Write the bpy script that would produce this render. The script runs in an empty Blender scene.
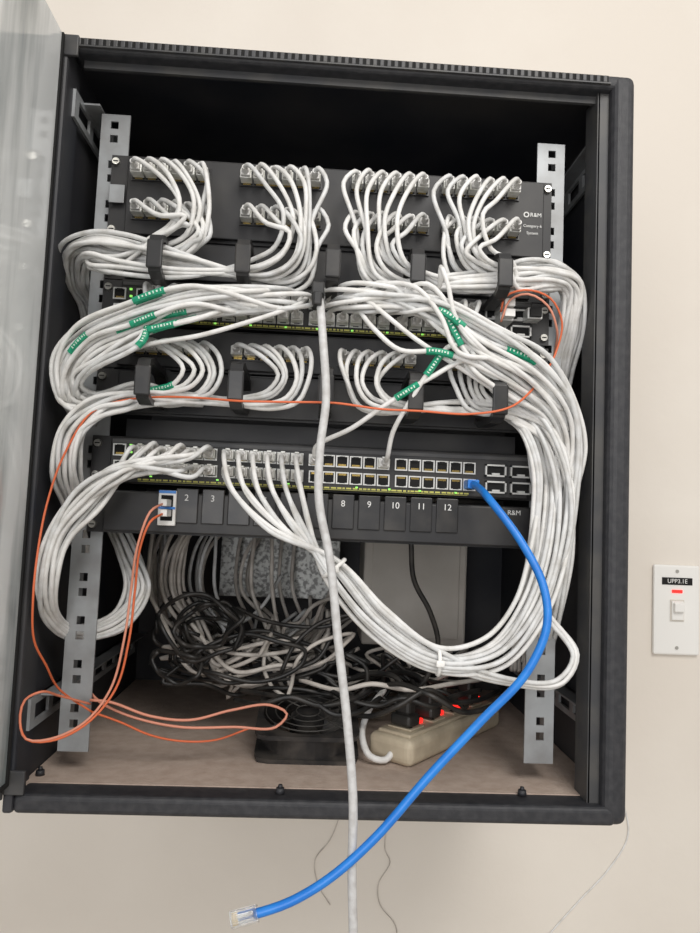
import bpy, bmesh, math, random
import numpy as np
from mathutils import Vector, Matrix
rng = random.Random(11)
F0 = 700.0
W = 0.6
# ---------------------------------------------------------------- camera solve (photogrammetry)
def basis(yaw, pitch, roll):
    d = np.array([math.sin(yaw)*math.cos(pitch), math.cos(yaw)*math.cos(pitch), math.sin(pitch)])
    r = np.cross(d, [0, 0, 1.0]); r /= np.linalg.norm(r)
    u = np.cross(r, d)
    r2 = r*math.cos(roll)+u*math.sin(roll)
    u2 = u*math.cos(roll)-r*math.sin(roll)
    return r2, u2, d
def model(v):
    C = v[:3]; r, u, d = basis(*v[3:6]); H, dx, zA, zB, zC, zt, zb = v[6:13]
    h = .2413
    pts = [(-.3, 0, H/2), (.3, 0, H/2), (-.3, 0, -H/2), (.3, 0, -H/2),
           (dx-h, .05, zA), (dx+h, .05, zA), (dx-h, .05, zB), (dx+h, .05, zB), (dx-h, .05, zC), (dx+h, .05, zC),
           (dx-.256, .055, zt), (dx+.256, .055, zt), (dx-.256, .055, zb), (dx+.256, .055, zb)]
    out = []
    for p in pts:
        w = np.array(p)-C
        z = w@d
        out += [350+F0*(w@r)/z, 466.5-F0*(w@u)/z]
    return np.array(out)
obs = np.array([60, 32, 638, 75, -2, 814, 630, 828, 107, 157, 553, 181, 104, 434, 541, 457, 105, 530, 530, 541,
                95, 113, 566, 145, 56, 750, 553, 765.0])
v = np.array([0, -.72, 0, .05, .07, 0.0, .78, 0, .3, 0, -.1, .3, -.3])
v[5] = -.04
wt = np.ones(28); wt[:8] = 2.0
for it in range(60):
    f = model(v); J = np.zeros((len(f), len(v)))
    for i in range(len(v)):
        e = np.zeros(len(v)); e[i] = 1e-6
        J[:, i] = (model(v+e)-f)/1e-6
    Jw = J*wt[:, None]
    dv = np.linalg.solve(Jw.T@Jw+1e-3*np.eye(len(v)), Jw.T@((obs-f)*wt))
    v = v+dv
C = v[:3]; R_, U_, D_ = basis(*v[3:6]); H = float(v[6]); DX = float(v[7])
def U(px, py, Y):
    dr = D_+R_*(px-350)/F0+U_*(466.5-py)/F0
    t = (Y-C[1])/dr[1]
    return Vector(C+dr*t)
def FL(px, py, z):
    dr = D_+R_*(px-350)/F0+U_*(466.5-py)/F0
    t = (z-C[2])/dr[2]
    return Vector(C+dr*t)
scene = bpy.context.scene
cd = bpy.data.cameras.new("camera"); cam = bpy.data.objects.new("camera", cd); scene.collection.objects.link(cam)
cd.sensor_fit = 'VERTICAL'; cd.sensor_height = 36; cd.lens = 36*F0/933; cd.clip_start = .01
m = Matrix(((R_[0], U_[0], -D_[0], C[0]), (R_[1], U_[1], -D_[1], C[1]), (R_[2], U_[2], -D_[2], C[2]), (0, 0, 0, 1)))
cam.matrix_world = m; scene.camera = cam

# ---------------------------------------------------------------- materials
def M(name, col, rough=.5, metal=0, col2=None, scale=40, lo=.4, hi=.65, bump=0, bscale=200, stretch=(1, 1, 1), trans=0, emit=None, es=1, spec=None):
    mt = bpy.data.materials.new(name); mt.use_nodes = True
    nt = mt.node_tree; b = nt.nodes["Principled BSDF"]
    b.inputs["Base Color"].default_value = (*col, 1); b.inputs["Roughness"].default_value = rough; b.inputs["Metallic"].default_value = metal
    b.inputs["Transmission Weight"].default_value = trans
    if spec is not None: b.inputs["Specular IOR Level"].default_value = spec
    mp = nt.nodes.new("ShaderNodeMapping"); mp.inputs["Scale"].default_value = stretch
    geo = nt.nodes.new("ShaderNodeNewGeometry")
    nt.links.new(geo.outputs["Position"], mp.inputs[0])
    if col2:
        n = nt.nodes.new("ShaderNodeTexNoise"); n.inputs["Scale"].default_value = scale; n.inputs["Detail"].default_value = 6
        rp = nt.nodes.new("ShaderNodeValToRGB"); rp.color_ramp.elements[0].position = lo; rp.color_ramp.elements[1].position = hi
        rp.color_ramp.elements[0].color = (*col, 1); rp.color_ramp.elements[1].color = (*col2, 1)
        nt.links.new(mp.outputs[0], n.inputs[0]); nt.links.new(n.outputs[0], rp.inputs[0]); nt.links.new(rp.outputs[0], b.inputs["Base Color"])
    if bump:
        n = nt.nodes.new("ShaderNodeTexNoise"); n.inputs["Scale"].default_value = bscale; n.inputs["Detail"].default_value = 4
        bp = nt.nodes.new("ShaderNodeBump"); bp.inputs["Strength"].default_value = bump; bp.inputs["Distance"].default_value = .002
        nt.links.new(mp.outputs[0], n.inputs[0]); nt.links.new(n.outputs[0], bp.inputs["Height"]); nt.links.new(bp.outputs[0], b.inputs["Normal"])
    if emit:
        b.inputs["Emission Color"].default_value = (*emit, 1); b.inputs["Emission Strength"].default_value = es
    return mt
m_wall = M("wall_paint", (.735, .68, .61), .85, col2=(.78, .73, .66), scale=3, bump=.25, bscale=60)
m_roomfloor = M("room_floor_tile", (.5, .46, .4), .4, col2=(.56, .52, .46), scale=5)
m_frame = M("cabinet_paint", (.020, .021, .025), .5, col2=(.036, .036, .040), scale=120, bump=.25, bscale=1500)
m_inner = M("cabinet_inside_paint", (.016, .018, .025), .55, col2=(.060, .057, .056), scale=7, lo=.35, hi=.8)
m_floor = M("dusty_cabinet_floor", (.42, .325, .265), .95, col2=(.52, .42, .355), scale=60, lo=.3, hi=.7, bump=.5, bscale=300)
m_rail = M("galvanised_steel", (.36, .375, .385), .5, .35, col2=(.25, .25, .25), scale=25, lo=.4, hi=.7)
m_black = M("black_panel", (.012, .012, .014), .5, col2=(.036, .034, .032), scale=18, lo=.4, hi=.75)
m_blackplastic = M("black_plastic", (.013, .013, .014), .38, col2=(.045, .041, .037), scale=40, lo=.45, hi=.8)
m_grey = M("dark_grey_panel", (.045, .046, .05), .5, col2=(.07, .068, .065), scale=30)
m_fan = M("dusty_fan_plastic", (.016, .015, .015), .6, col2=(.060, .052, .045), scale=45, lo=.42, hi=.7)
m_guard = M("dull_guard_wire", (.07, .066, .06), .6, .3)
m_hole = M("port_hole", (.003, .003, .003), .8)
m_metal = M("port_metal", (.62, .62, .6), .4, .35)
m_gold = M("gold_pins", (.7, .5, .15), .3, 1)
m_white = M("white_sheath", (.76, .755, .74), .5, col2=(.60, .585, .55), scale=70, lo=.42, hi=.75, spec=.35, bump=.15, bscale=500)
m_white2 = M("pale_grey_sheath", (.67, .675, .67), .5, col2=(.50, .49, .465), scale=70, lo=.42, hi=.72, spec=.35, bump=.15, bscale=500)
m_drop = M("grey_drop_sheath", (.56, .56, .555), .5, col2=(.44, .43, .42), scale=150, lo=.4, hi=.7)
m_old = M("dusty_cream_sheath", (.60, .56, .51), .7, col2=(.42, .38, .34), scale=50)
m_plug = M("clear_plug", (.80, .80, .77), .15, col2=(.60, .60, .54), scale=120)
m_clear = M("transparent_plug", (.96, .97, .98), .03, trans=.92)
m_blue = M("blue_sheath", (.012, .17, .60), .38, col2=(.02, .22, .68), scale=40)
m_orange = M("orange_fibre", (.66, .14, .05), .5)
m_orangep = M("salmon_fibre", (.66, .27, .18), .5)
m_green = M("green_tape", (.0, .23, .12), .5, col2=(.01, .33, .18), scale=200)
m_greenw = M("tape_print", (.6, .72, .63), .6)
m_cord = M("black_rubber", (.012, .012, .012), .45, col2=(.04, .036, .032), scale=40)
m_beige = M("beige_plastic", (.58, .50, .37), .55, col2=(.44, .37, .27), scale=30)
m_box = M("cream_box", (.66, .62, .56), .7, col2=(.56, .52, .46), scale=10)
m_ivory = M("ivory_plastic", (.82, .81, .78), .35)
m_red = M("red_lamp", (.6, .01, .01), .4, emit=(1, .02, .015), es=1.6)
m_ledg = M("green_lamp", (.2, .8, .1), .4, emit=(.35, .9, .15), es=.8)
m_text = M("white_print", (.75, .75, .73), .6)
m_yellow = M("yellow_print", (.55, .53, .12), .6)
m_glass = M("door_glass", (.88, .90, .90), .10, col2=(.24, .275, .28), scale=3.2, lo=.45, hi=.60, stretch=(1, 4, .5), trans=.2, spec=.8)  # pale and dark colour noise paints reflections into the pane as streaks
m_stile = M("dusty_door_steel", (.50, .53, .54), .35, .1, col2=(.25, .27, .28), scale=9, lo=.38, hi=.66, stretch=(1, 1, .35))
m_screw = M("screw_steel", (.55, .54, .5), .3, .9)
m_tile = M("mottled_zinc", (.55, .56, .54), .5, .3, col2=(.20, .20, .195), scale=170, lo=.44, hi=.58)

# ---------------------------------------------------------------- mesh helpers
class G:
    def __init__(s): s.v = []; s.f = []; s.m = []
    def add(s, vs, fs, mi=0):
        o = len(s.v); s.v += [Vector(p) for p in vs]; s.f += [tuple(i+o for i in q) for q in fs]; s.m += [mi]*len(fs)
    def box(s, x0, x1, y0, y1, z0, z1, mi=0, bev=0, mat=None):
        bm = bmesh.new(); bmesh.ops.create_cube(bm, size=1)
        for w in bm.verts: w.co = Vector(((x0+x1)/2+w.co.x*(x1-x0), (y0+y1)/2+w.co.y*(y1-y0), (z0+z1)/2+w.co.z*(z1-z0)))
        if bev: bmesh.ops.bevel(bm, geom=bm.edges[:], offset=bev, segments=2 if bev < .005 else 4, affect='EDGES', profile=.5)
        bm.verts.index_update()
        vs = [(mat @ w.co if mat else w.co.copy()) for w in bm.verts]
        s.add(vs, [[w.index for w in q.verts] for q in bm.faces], mi); bm.free()
    def cyl(s, p0, p1, r0, r1=None, seg=20, mi=0, cap=True):
        r1 = r0 if r1 is None else r1
        p0 = Vector(p0); p1 = Vector(p1); t = (p1-p0).normalized()
        a = t.orthogonal().normalized(); b = t.cross(a)
        vs = []
        for p, r in ((p0, r0), (p1, r1)):
            for i in range(seg):
                an = 2*math.pi*i/seg; vs.append(p+a*math.cos(an)*r+b*math.sin(an)*r)
        fs = [(i, (i+1) % seg, seg+(i+1) % seg, seg+i) for i in range(seg)]
        if cap: fs += [tuple(range(seg))[::-1], tuple(range(seg, 2*seg))]
        s.add(vs, fs, mi)
    def tube(s, pts, r, seg=8, mi=0, cap=True, flat=1):
        n = len(pts); vs = []
        t0 = (pts[1]-pts[0]).normalized(); a = t0.orthogonal().normalized()
        for i in range(n):
            t = (pts[min(i+1, n-1)]-pts[max(i-1, 0)])
            t = t.normalized() if t.length > 1e-9 else t0
            a = (a-t*a.dot(t)); a = a.normalized() if a.length > 1e-6 else t.orthogonal().normalized()
            b = t.cross(a)
            for k in range(seg):
                an = 2*math.pi*k/seg; vs.append(pts[i]+a*math.cos(an)*r+b*math.sin(an)*r*flat)
        fs = [(i*seg+k, i*seg+(k+1) % seg, (i+1)*seg+(k+1) % seg, (i+1)*seg+k) for i in range(n-1) for k in range(seg)]
        if cap: fs += [tuple(range(seg))[::-1], tuple(range((n-1)*seg, n*seg))]
        s.add(vs, fs, mi)
    def mesh(s, name, mats, smooth=False, center=None):
        c = center
        if c is None:
            c = Vector([(min(p[i] for p in s.v)+max(p[i] for p in s.v))/2 for i in range(3)])
        me = bpy.data.meshes.new(name); me.from_pydata([p-c for p in s.v], [], s.f)
        for mt in mats: me.materials.append(mt)
        me.polygons.foreach_set("material_index", s.m)
        if smooth: me.polygons.foreach_set("use_smooth", [True]*len(s.f))
        me.update()
        return me, c
WL = {}
def link(ob, parent=None, loc=None):
    scene.collection.objects.link(ob)
    if parent:
        ob.parent = parent
        ob.location = Vector(loc)-WL[parent.name]
    elif loc is not None: ob.location = loc
    WL[ob.name] = Vector(loc) if loc is not None else Vector()
    return ob
def obj(name, g, mats, parent=None, smooth=False, label=None, cat=None, group=None, kind=None, center=None):
    me, c = g.mesh(name, mats, smooth, center)
    ob = link(bpy.data.objects.new(name, me), parent, c)
    meta(ob, label, cat, group, kind); return ob
def inst(name, me, loc, parent=None, rot=None, scale=None):
    ob = link(bpy.data.objects.new(name, me), parent, loc)
    if rot: ob.rotation_euler = rot
    if scale: ob.scale = scale
    return ob
def meta(ob, label=None, cat=None, group=None, kind=None):
    if label: ob["label"] = label
    if cat: ob["category"] = cat
    if group: ob["group"] = group
    if kind: ob["kind"] = kind
def empty(name, loc, label, cat, group=None):
    ob = bpy.data.objects.new(name, None); ob.empty_display_size = .02
    link(ob, None, Vector(loc)); meta(ob, label, cat, group); return ob
def text(s, loc, size, mat, parent, name="lettering", align='CENTER', rot=(math.pi/2, 0, 0)):
    cu = bpy.data.curves.new("t", 'FONT'); cu.body = s; cu.size = size; cu.align_x = align; cu.align_y = 'CENTER'; cu.extrude = .00015
    o = bpy.data.objects.new("t", cu); scene.collection.objects.link(o)
    bpy.context.view_layer.update()
    me = bpy.data.meshes.new_from_object(o.evaluated_get(bpy.context.evaluated_depsgraph_get()))
    bpy.data.objects.remove(o); me.materials.clear(); me.materials.append(mat)
    return inst(name, me, loc, parent, rot)
def spline(P, step=.006):
    P = [Vector(p) for p in P]; n = len(P)
    t = [0]
    for i in range(1, n): t.append(t[-1]+max((P[i]-P[i-1]).length, 1e-4)**.6)
    T = []
    for i in range(n):
        if i == 0: T.append((P[1]-P[0])/(t[1]-t[0]))
        elif i == n-1: T.append((P[-1]-P[-2])/(t[-1]-t[-2]))
        else:
            a = (P[i]-P[i-1])/(t[i]-t[i-1]); b = (P[i+1]-P[i])/(t[i+1]-t[i]); w = (t[i]-t[i-1])/(t[i+1]-t[i-1])
            T.append(a*(1-w)+b*w)
    out = []
    for i in range(n-1):
        L = (P[i+1]-P[i]).length; k = max(3, min(40, int(L/step))); h = t[i+1]-t[i]
        for j in range(k):
            s = j/k; s2 = s*s; s3 = s2*s
            out.append(P[i]*(2*s3-3*s2+1)+T[i]*h*(s3-2*s2+s)+P[i+1]*(-2*s3+3*s2)+T[i+1]*h*(s3-s2))
    out.append(P[-1]); return out

# ---------------------------------------------------------------- room
WY = .47
g = G(); g.box(-2.2, 2.2, WY, WY+.1, -1.5, 1.5)
obj("wall_back", g, [m_wall], kind="structure")
g = G(); g.box(-2.2, 2.2, -2.8, WY, -1.6, -1.5)
obj("floor", g, [m_roomfloor], kind="structure")

# ---------------------------------------------------------------- cabinet
hx, hz = W/2, H/2
cab = empty("server_cabinet", (0, .2, -hz), "black steel wall-mounted network cabinet with open glass door", "cabinet")
g = G(); t = .004; DEP = WY-.002
g.box(-hx+.002, -hx+.002+t, .02, DEP, -hz+.002, hz-.002)
g.box(hx-.002-t, hx-.002, .02, DEP, -hz+.002, hz-.002)
g.box(-hx+.006, hx-.006, .02, DEP, hz-.006, hz-.002)
g.box(-hx+.006, hx-.006, .02, DEP, -hz+.002, -hz+.006)
g.box(-hx+.006, hx-.006, DEP-t, DEP, -hz+.006, hz-.006)
obj("body", g, [m_inner], cab)
g = G()
g.box(hx-.025, hx, 0, .04, -hz, hz, 0, .009)
g.box(-hx+.01, hx-.012, .0, .04, -hz, -hz+.018, 0, .005)
g.box(-hx+.01, hx-.012, .002, .04, hz-.016, hz, 0, .006)
obj("front_frame", g, [m_frame], cab)
g = G(); g.box(-hx, -hx+.010, 0, .04, -hz, hz, 0, .003)
obj("hinge_jamb", g, [m_inner], cab)
g = G()
g.box(hx-.036, hx-.024, .012, .016, -hz+.018, hz-.016)
g.box(hx-.037, hx-.0345, .012, .045, -hz+.018, hz-.016)
g.box(-hx+.02, hx-.03, .018, .022, hz-.024, hz-.015)
obj("door_seal_lip", g, [m_grey], cab)
g = G(); n = 76
g.box(-hx+.008, hx-.030, .0012, .004, hz-.0118, hz-.0030, 1)
for i in range(n):
    x = -hx+.012+(2*hx-.046)*i/(n-1)
    g.box(x-.0022, x+.0022, -.0004, .004, hz-.0112, hz-.0036, 0, .0008)
g.box(-hx+.006, hx-.028, -.0008, .004, hz-.0128, hz-.0114, 0)
obj("vent_grille", g, [m_grey, m_hole], cab, label="slotted black ventilation strip")
zf = -hz+.019
g = G(); g.box(-hx+.007, hx-.007, .03, DEP-t, -hz+.007, zf)
obj("dusty_base_plate", g, [m_floor], cab, label="dust covered tan base plate")
for px, py in ((280, 793), (522, 795), (40, 775)):
    g = G(); p = FL(px, py, zf); g.cyl(p, p+Vector((0, 0, .005)), .0045, .004, 12); g.cyl(p+Vector((0, 0, .005)), p+Vector((0, 0, .008)), .0025, .002, 10)
    obj("floor_screw", g, [m_frame], cab, True)
def rail(side, ztop, zbot):
    g = G(); xi = DX+side*.226; xo = DX+side*.257; x0, x1 = min(xi, xo), max(xi, xo); y0, y1 = .055, .0575
    xc = (x0+x1)/2+side*.001; hw = .0042
    g.box(x0, xc-hw, y0, y1, zbot, ztop); g.box(xc+hw, x1, y0, y1, zbot, ztop)
    z = ztop-.012; last = ztop; k = 0; pit = [.0155, .029]
    while z-hw > zbot+.01:
        g.box(xc-hw, xc+hw, y0, y1, z+hw, last); last = z-hw; z -= pit[k % 2]; k += 1
    g.box(xc-hw, xc+hw, y0, y1, zbot, last)
    xs = xo-side*.0025
    g.box(min(xs, xo), max(xs, xo), y1, y1+.035, zbot, ztop)
    obj("mounting_rail", g, [m_rail], cab, label="galvanised steel rail with square holes")
ztop, zbot = float(v[11]), float(v[12])
rail(-1, ztop, zbot); rail(1, ztop, zbot)
for side in (-1, 1):
    for z in (ztop-.01, zbot+.045):
        g = G(); xb = side*(hx-.006-.004)
        a, b = sorted((xb, xb-side*.003))
        g.box(a, b, .02, .42, z+.008, z+.015); g.box(a, b, .02, .42, z-.015, z-.008)
        for k in range(9): g.box(a, b, .02+k*.048, .032+k*.048, z-.008, z+.008)
        g.box(min(xb-side*.02, xb), max(xb-side*.02, xb), .045, .42, z+.013, z+.015)
        obj("slotted_bracket", g, [m_rail], cab)
a = U(288, 136, DEP-.01); b = U(380, 171, DEP-.01)
g = G(); g.box(a.x, b.x, DEP-.010, DEP-t, b.z, a.z, 0, .002)
g.box(a.x+.006, b.x-.006, DEP-.012, DEP-.010, b.z+.006, a.z-.006, 1, .001)
obj("cable_entry_plate", g, [m_grey, m_frame], cab)
for z in (hz-.012, -hz+.03):
    g = G(); g.cyl((-hx-.003, -.004, z-.015), (-hx-.003, -.004, z+.012), .005); g.box(-hx, -hx+.02, -.002, .002, z-.012, z+.01, 0, .001)
    obj("hinge", g, [m_grey], cab)
door = bpy.data.objects.new("door", None); link(door, cab, (-hx+.004, -.006, 0)); door.empty_display_size = .02
Rm = Matrix.Translation((-hx+.004, -.006, 0)) @ Matrix.Rotation(math.radians(-90), 4, 'Z')
dz = hz-.004
dw = .575; z0, z1 = -dz+.028, dz-.002
g = G()   # frame sits on the outer side of the pane
g.box(0.002, .03, -.014, -.003, z0, z1, 0, .002, Rm); g.box(dw-.03, dw, -.014, -.003, z0, z1, 0, .002, Rm)
g.box(.03, dw-.03, -.014, -.003, z1-.03, z1, 0, .002, Rm); g.box(.03, dw-.03, -.014, -.003, z0, z0+.03, 0, .002, Rm)
obj("door_frame", g, [m_stile], door, label="dusty grey steel door frame")
g = G(); g.box(0, .004, -.003, .004, z0, z1, 0, 0, Rm); g.box(0, dw, -.003, .004, z0-.004, z0, 0, 0, Rm); obj("rubber_seal", g, [m_hole], door)
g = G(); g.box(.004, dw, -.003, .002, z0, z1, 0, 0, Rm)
obj("glass_pane", g, [m_glass], door, label="dusty reflective glass pane with painted reflection streaks")

# ---------------------------------------------------------------- rack devices
PF = .05
SL = .0538
h19 = .2413
def ears(g, z0, z1, mi=0):
    g.box(DX-h19, DX+h19, PF, PF+.0025, z0, z1, mi, 0)
def screws(par, z0, z1, ins=.006):
    for sx in (-1, 1):
        for z in (z0+.008, z1-.008):
            g = G(); x = DX+sx*(h19-ins); g.cyl((x, PF-.0035, z), (x, PF, z), .0038, .0043, 14); g.box(x-.0026, x+.0026, PF-.0038, PF-.0034, z-.0006, z+.0006, 1)
            obj("mounting_screw", g, [m_screw, m_hole], par)
def port_mesh(w=.0132, h=.0125, mats=(m_metal, m_hole, m_gold), keyup=True):
    g = G(); y0 = -.002; f = .0013
    g.box(-w/2, -w/2+f, y0, 0, -h/2, h/2); g.box(w/2-f, w/2, y0, 0, -h/2, h/2)
    g.box(-w/2, w/2, y0, 0, h/2-f, h/2); g.box(-w/2, w/2, y0, 0, -h/2, -h/2+f)
    g.box(-w/2+.001, w/2-.001, -.0004, 0, -h/2+.001, h/2-.001, 1)
    for k in range(8):
        x = -.0036+k*.00103
        if keyup: g.box(x, x+.0004, -.0007, -.0003, -h/2+.0015, -h/2+.0035, 2)
        else: g.box(x, x+.0004, -.0007, -.0003, h/2-.0035, h/2-.0015, 2)
    if keyup: g.box(-.003, .003, y0-.0001, -.0002, h/2-.003, h/2-.0008, 1)
    else: g.box(-.003, .003, y0-.0001, -.0002, -h/2+.0008, -h/2+.003, 1)
    return g.mesh("port", list(mats), center=Vector())[0]
PM_U = port_mesh(); PM_D = port_mesh(keyup=False)
PM_K = port_mesh(.0150, .0165, (m_blackplastic, m_hole, m_gold))
def plug_mesh(name, body, L=.014):
    g = G()
    g.box(-.0060, .0060, -L, 0, -.0046, .0046, 0, .0007)
    g.box(-.0022, .0022, -L-.001, -.001, .0046, .0064, 0, .0003)
    for k in range(8): g.box(-.0044+k*.00118, -.0040+k*.00118, -.006, -.001, .0044, .0049, 2)
    g.box(-.0048, .0048, -L-.005, -L, -.0040, .0040, 1, .001)
    g.cyl((0, -L-.005, 0), (0, -L-.014, 0), .0040, .0027, 10, 1)
    return g.mesh(name, [body, m_white, m_gold], center=Vector())[0]
PLUG = plug_mesh("plug", m_plug)
def row_z(y_left):
    return (U(107, y_left, PF).z+U(553, y_left+24, PF).z)/2
zA1, zA0 = row_z(157), row_z(238)
pp1 = empty("patch_bay", (DX, PF, zA0), "black forty-eight port patch bay with two rows of jacks", "patch panel")
g = G(); ears(g, zA0, zA1); g.box(DX-.222, DX+.231, PF-.006, PF, zA0+.003, zA1-.003, 0, .001)
obj("faceplate", g, [m_black], pp1); screws(pp1, zA0, zA1, .005)
PORTS1 = []
gx = [[139, 152, 165, 178, 191, 204], [247, 260, 274, 288, 302, 315], [357, 370, 383, 396, 409, 422], [447, 460, 473, 486, 499, 512]]
for gi, xs in enumerate(gx):
    for ri, yl in enumerate((172, 211)):
        for i, x in enumerate(xs):
            py = yl+SL*(x-107); p = U(x, py, PF-.006)
            inst("jack", PM_K, p, pp1); PORTS1.append((gi, ri, i, x, py, p))
g = G()
a = U(110, 186, PF-.002)
g.box(a.x+.001, a.x+.017, PF-.0072, PF-.006, a.z-.02, a.z, 0, .0005)
obj("blank_label", g, [m_rail], pp1, label="small square steel label")
tx = DX+.2185
zt_ = U(536, 218, PF).z
text("R&M", (tx+.0035, PF-.0066, zt_), .0064, m_text, pp1)
g = G()
pts = [Vector((tx-.0070+.0026*math.cos(q*.3927), PF-.0066, zt_+.0026*math.sin(q*.3927))) for q in range(17)]
g.tube(pts, .0008, 6); obj("emblem", g, [m_text], pp1)
text("Category 6", (tx, PF-.0066, U(536, 229, PF).z), .0045, m_text, pp1)
text("System", (tx, PF-.0066, U(536, 236, PF).z), .0045, m_text, pp1)

def manager(yt, yb, hooks, hy0, hy1):
    z1, z0 = row_z(yt), row_z(yb)
    e = empty("cable_manager", (DX, PF, z0), "black horizontal cable manager with plastic rings", "cable manager")
    g = G(); ears(g, z0, z1); g.box(DX-.218, DX+.218, PF-.004, PF, z0+.002, z1-.002, 0, .001); obj("faceplate", g, [m_black], e)
    for x in hooks:
        yy0 = hy0+SL*(x-107); yy1 = hy1+SL*(x-107)
        a = U(x, yy0, -.035); b = U(x, yy1, -.035); xx = (a.x+b.x)/2
        g = G(); w = .0060; top, bot = a.z, b.z
        prof = [(PF, top-.012), (PF-.02, top-.002), (-.02, top), (-.033, top-.004), (-.037, top-.012), (-.037, bot+.012), (-.033, bot+.004), (-.02, bot), (PF-.02, bot+.002), (PF, bot+.010)]
        ins = [(PF, top-.018), (PF-.02, top-.008), (-.02, top-.006), (-.028, top-.009), (-.031, top-.014), (-.031, bot+.014), (-.028, bot+.009), (-.02, bot+.006), (PF-.02, bot+.008), (PF, bot+.016)]
        vs = []
        for sx in (-w, w):
            for q in (prof, ins):
                for (yy, zz) in q: vs.append((xx+sx, yy, zz))
        n = len(prof); fs = []
        for i in range(n-1):
            fs += [(i, i+1, n+i+1, n+i), (2*n+i, 3*n+i, 3*n+i+1, 2*n+i+1), (i, 2*n+i, 2*n+i+1, i+1), (n+i, n+i+1, 3*n+i+1, 3*n+i)]
        g.add(vs, fs)
        g.box(xx-.0075, xx+.0075, -.0385, -.0345, bot+.006, (top+bot)/2+.012, 0, .0015)
        obj("ring", g, [m_blackplastic], e)
    screws(e, z0, z1); return e
manager(240, 279, (155, 243, 333, 418, 505), 227, 272)
def switch(ytop, ybot, first, rows, label, lower):
    z1, z0 = row_z(ytop), row_z(ybot)
    e = empty("network_switch", (DX, PF, z0), label, "network switch")
    g = G(); g.box(DX-h19, DX+h19, PF, PF+.0025, z0, z1)
    obj("rack_ears", g, [m_black], e)
    g = G(); g.box(DX-.22, DX+.22, PF-.008, PF+.26, z0+.001, z1-.001, 0, .0015)
    g.box(DX-.218, DX+.218, PF-.0092, PF-.008, z1-.0075, z1-.004, 1)
    obj("housing", g, [m_black, m_grey], e); screws(e, z0, z1)
    P = []
    for ri, yl in enumerate(rows):
        for blk in range(4):
            for i in range(6):
                x = first+blk*86+i*13.6; py = yl+SL*(x-107); p = U(x, py, PF-.008)
                inst("port", PM_U if ri == 0 else PM_D, p, e); P.append((ri, blk*6+i, x, py, p))
    for yl in rows:
        p = U(120, yl+.6, PF-.008); inst("console_port", PM_U, p, e)
    zz = row_z(rows[1]+10.5)
    g = G(); xx = DX-.19
    while xx < DX+.155:
        w = rng.uniform(.002, .006); g.box(xx, xx+w, PF-.0085, PF-.008, zz-.0008, zz+.0008); xx += w+rng.uniform(.0008, .0018)
    g.box(DX-.19, DX+.155, PF-.0083, PF-.008, zz-.0021, zz-.0017)
    obj("printed_legend", g, [m_yellow], e)
    for r in range(2):
        for c_ in range(2):
            x = 495+c_*25; yl = rows[r]+1; py = yl+SL*(x-107); p = U(x, py, PF-.008); g = G()
            w, h = .0112, .0064; q = .0017
            g.box(p.x-w, p.x+w, PF-.012, PF-.008, p.z+h-q, p.z+h); g.box(p.x-w, p.x+w, PF-.012, PF-.008, p.z-h, p.z-h+q)
            g.box(p.x-w, p.x-w+q, PF-.012, PF-.008, p.z-h, p.z+h); g.box(p.x+w-q, p.x+w, PF-.012, PF-.008, p.z-h, p.z+h)
            g.box(p.x-w+.001, p.x+w-.001, PF-.009, PF-.008, p.z-h+.001, p.z+h-.001, 1)
            g.box(p.x-.004, p.x+.004, PF-.0125, PF-.009, p.z-h+q, p.z-h+q+.002, 0)
            obj("fibre_module_slot", g, [m_metal, m_hole], e)
    for k in range(10):
        x = 150+k*34+rng.uniform(-3, 3); p = U(x, rows[1]+8.5+SL*(x-107), PF-.009); g = G(); g.box(p.x-.0012, p.x+.0012, PF-.0095, PF-.008, p.z-.0007, p.z+.0007)
        obj("status_light", g, [m_ledg], e)
    for k in range(3):
        p = U(131, rows[0]-4+k*7, PF-.009); g = G(); g.box(p.x-.0013, p.x+.0013, PF-.0095, PF-.008, p.z-.001, p.z+.001)
        obj("status_light", g, [m_ledg], e)
    return e, P
sw1, PS1 = switch(280, 322, 143, (293, 309), "black rack network switch crowded with white patch cables", False)
sw2, PS2 = switch(434, 480, 143, (449, 465.5), "black gigabit network switch with partly empty port rows", False)
for (px, py) in ((501, 312), (501, 322)):
    p = U(px, py, PF-.012); g = G(); g.box(p.x-.0072, p.x+.0072, PF-.036, PF-.012, p.z-.0052, p.z+.0052, 0, .0008); g.box(p.x-.0055, p.x+.0055, PF-.048, PF-.036, p.z-.004, p.z+.004, 1, .0006)
    obj("fibre_module", g, [m_metal, m_ivory], sw1, label="silver fibre module with ivory connector")
p = U(530, 318, PF-.012); g = G(); g.box(p.x-.008, p.x+.008, PF-.030, PF-.012, p.z-.006, p.z+.006, 0, .001); g.box(p.x-.006, p.x+.006, PF-.034, PF-.030, p.z-.0045, p.z+.0045, 1)
obj("fibre_module", g, [m_metal, m_hole], sw1)
zB1, zB0 = row_z(325), row_z(366)
pp2 = empty("patch_bay", (DX, PF, zB0), "black twenty-four port patch bay below a switch", "patch panel")
g = G(); ears(g, zB0, zB1); g.box(DX-.22, DX+.22, PF-.006, PF, zB0+.002, zB1-.002, 0, .001); obj("faceplate", g, [m_black], pp2); screws(pp2, zB0, zB1)
PORTS2 = []
for gi, xs in enumerate([[140, 153, 166, 179, 192, 205], [238, 251, 264, 277, 290, 303], [344, 357, 370, 383, 396, 409], [455, 468, 481, 494, 507, 520]]):
    for i, x in enumerate(xs):
        py = 346+SL*(x-107); p = U(x, py, PF-.006); inst("jack", PM_K, p, pp2); PORTS2.append((gi, i, x, py, p))
manager(368, 412, (143, 236, 326, 416, 500), 352, 400)
zz1, zz0 = row_z(413), row_z(431)
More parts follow.
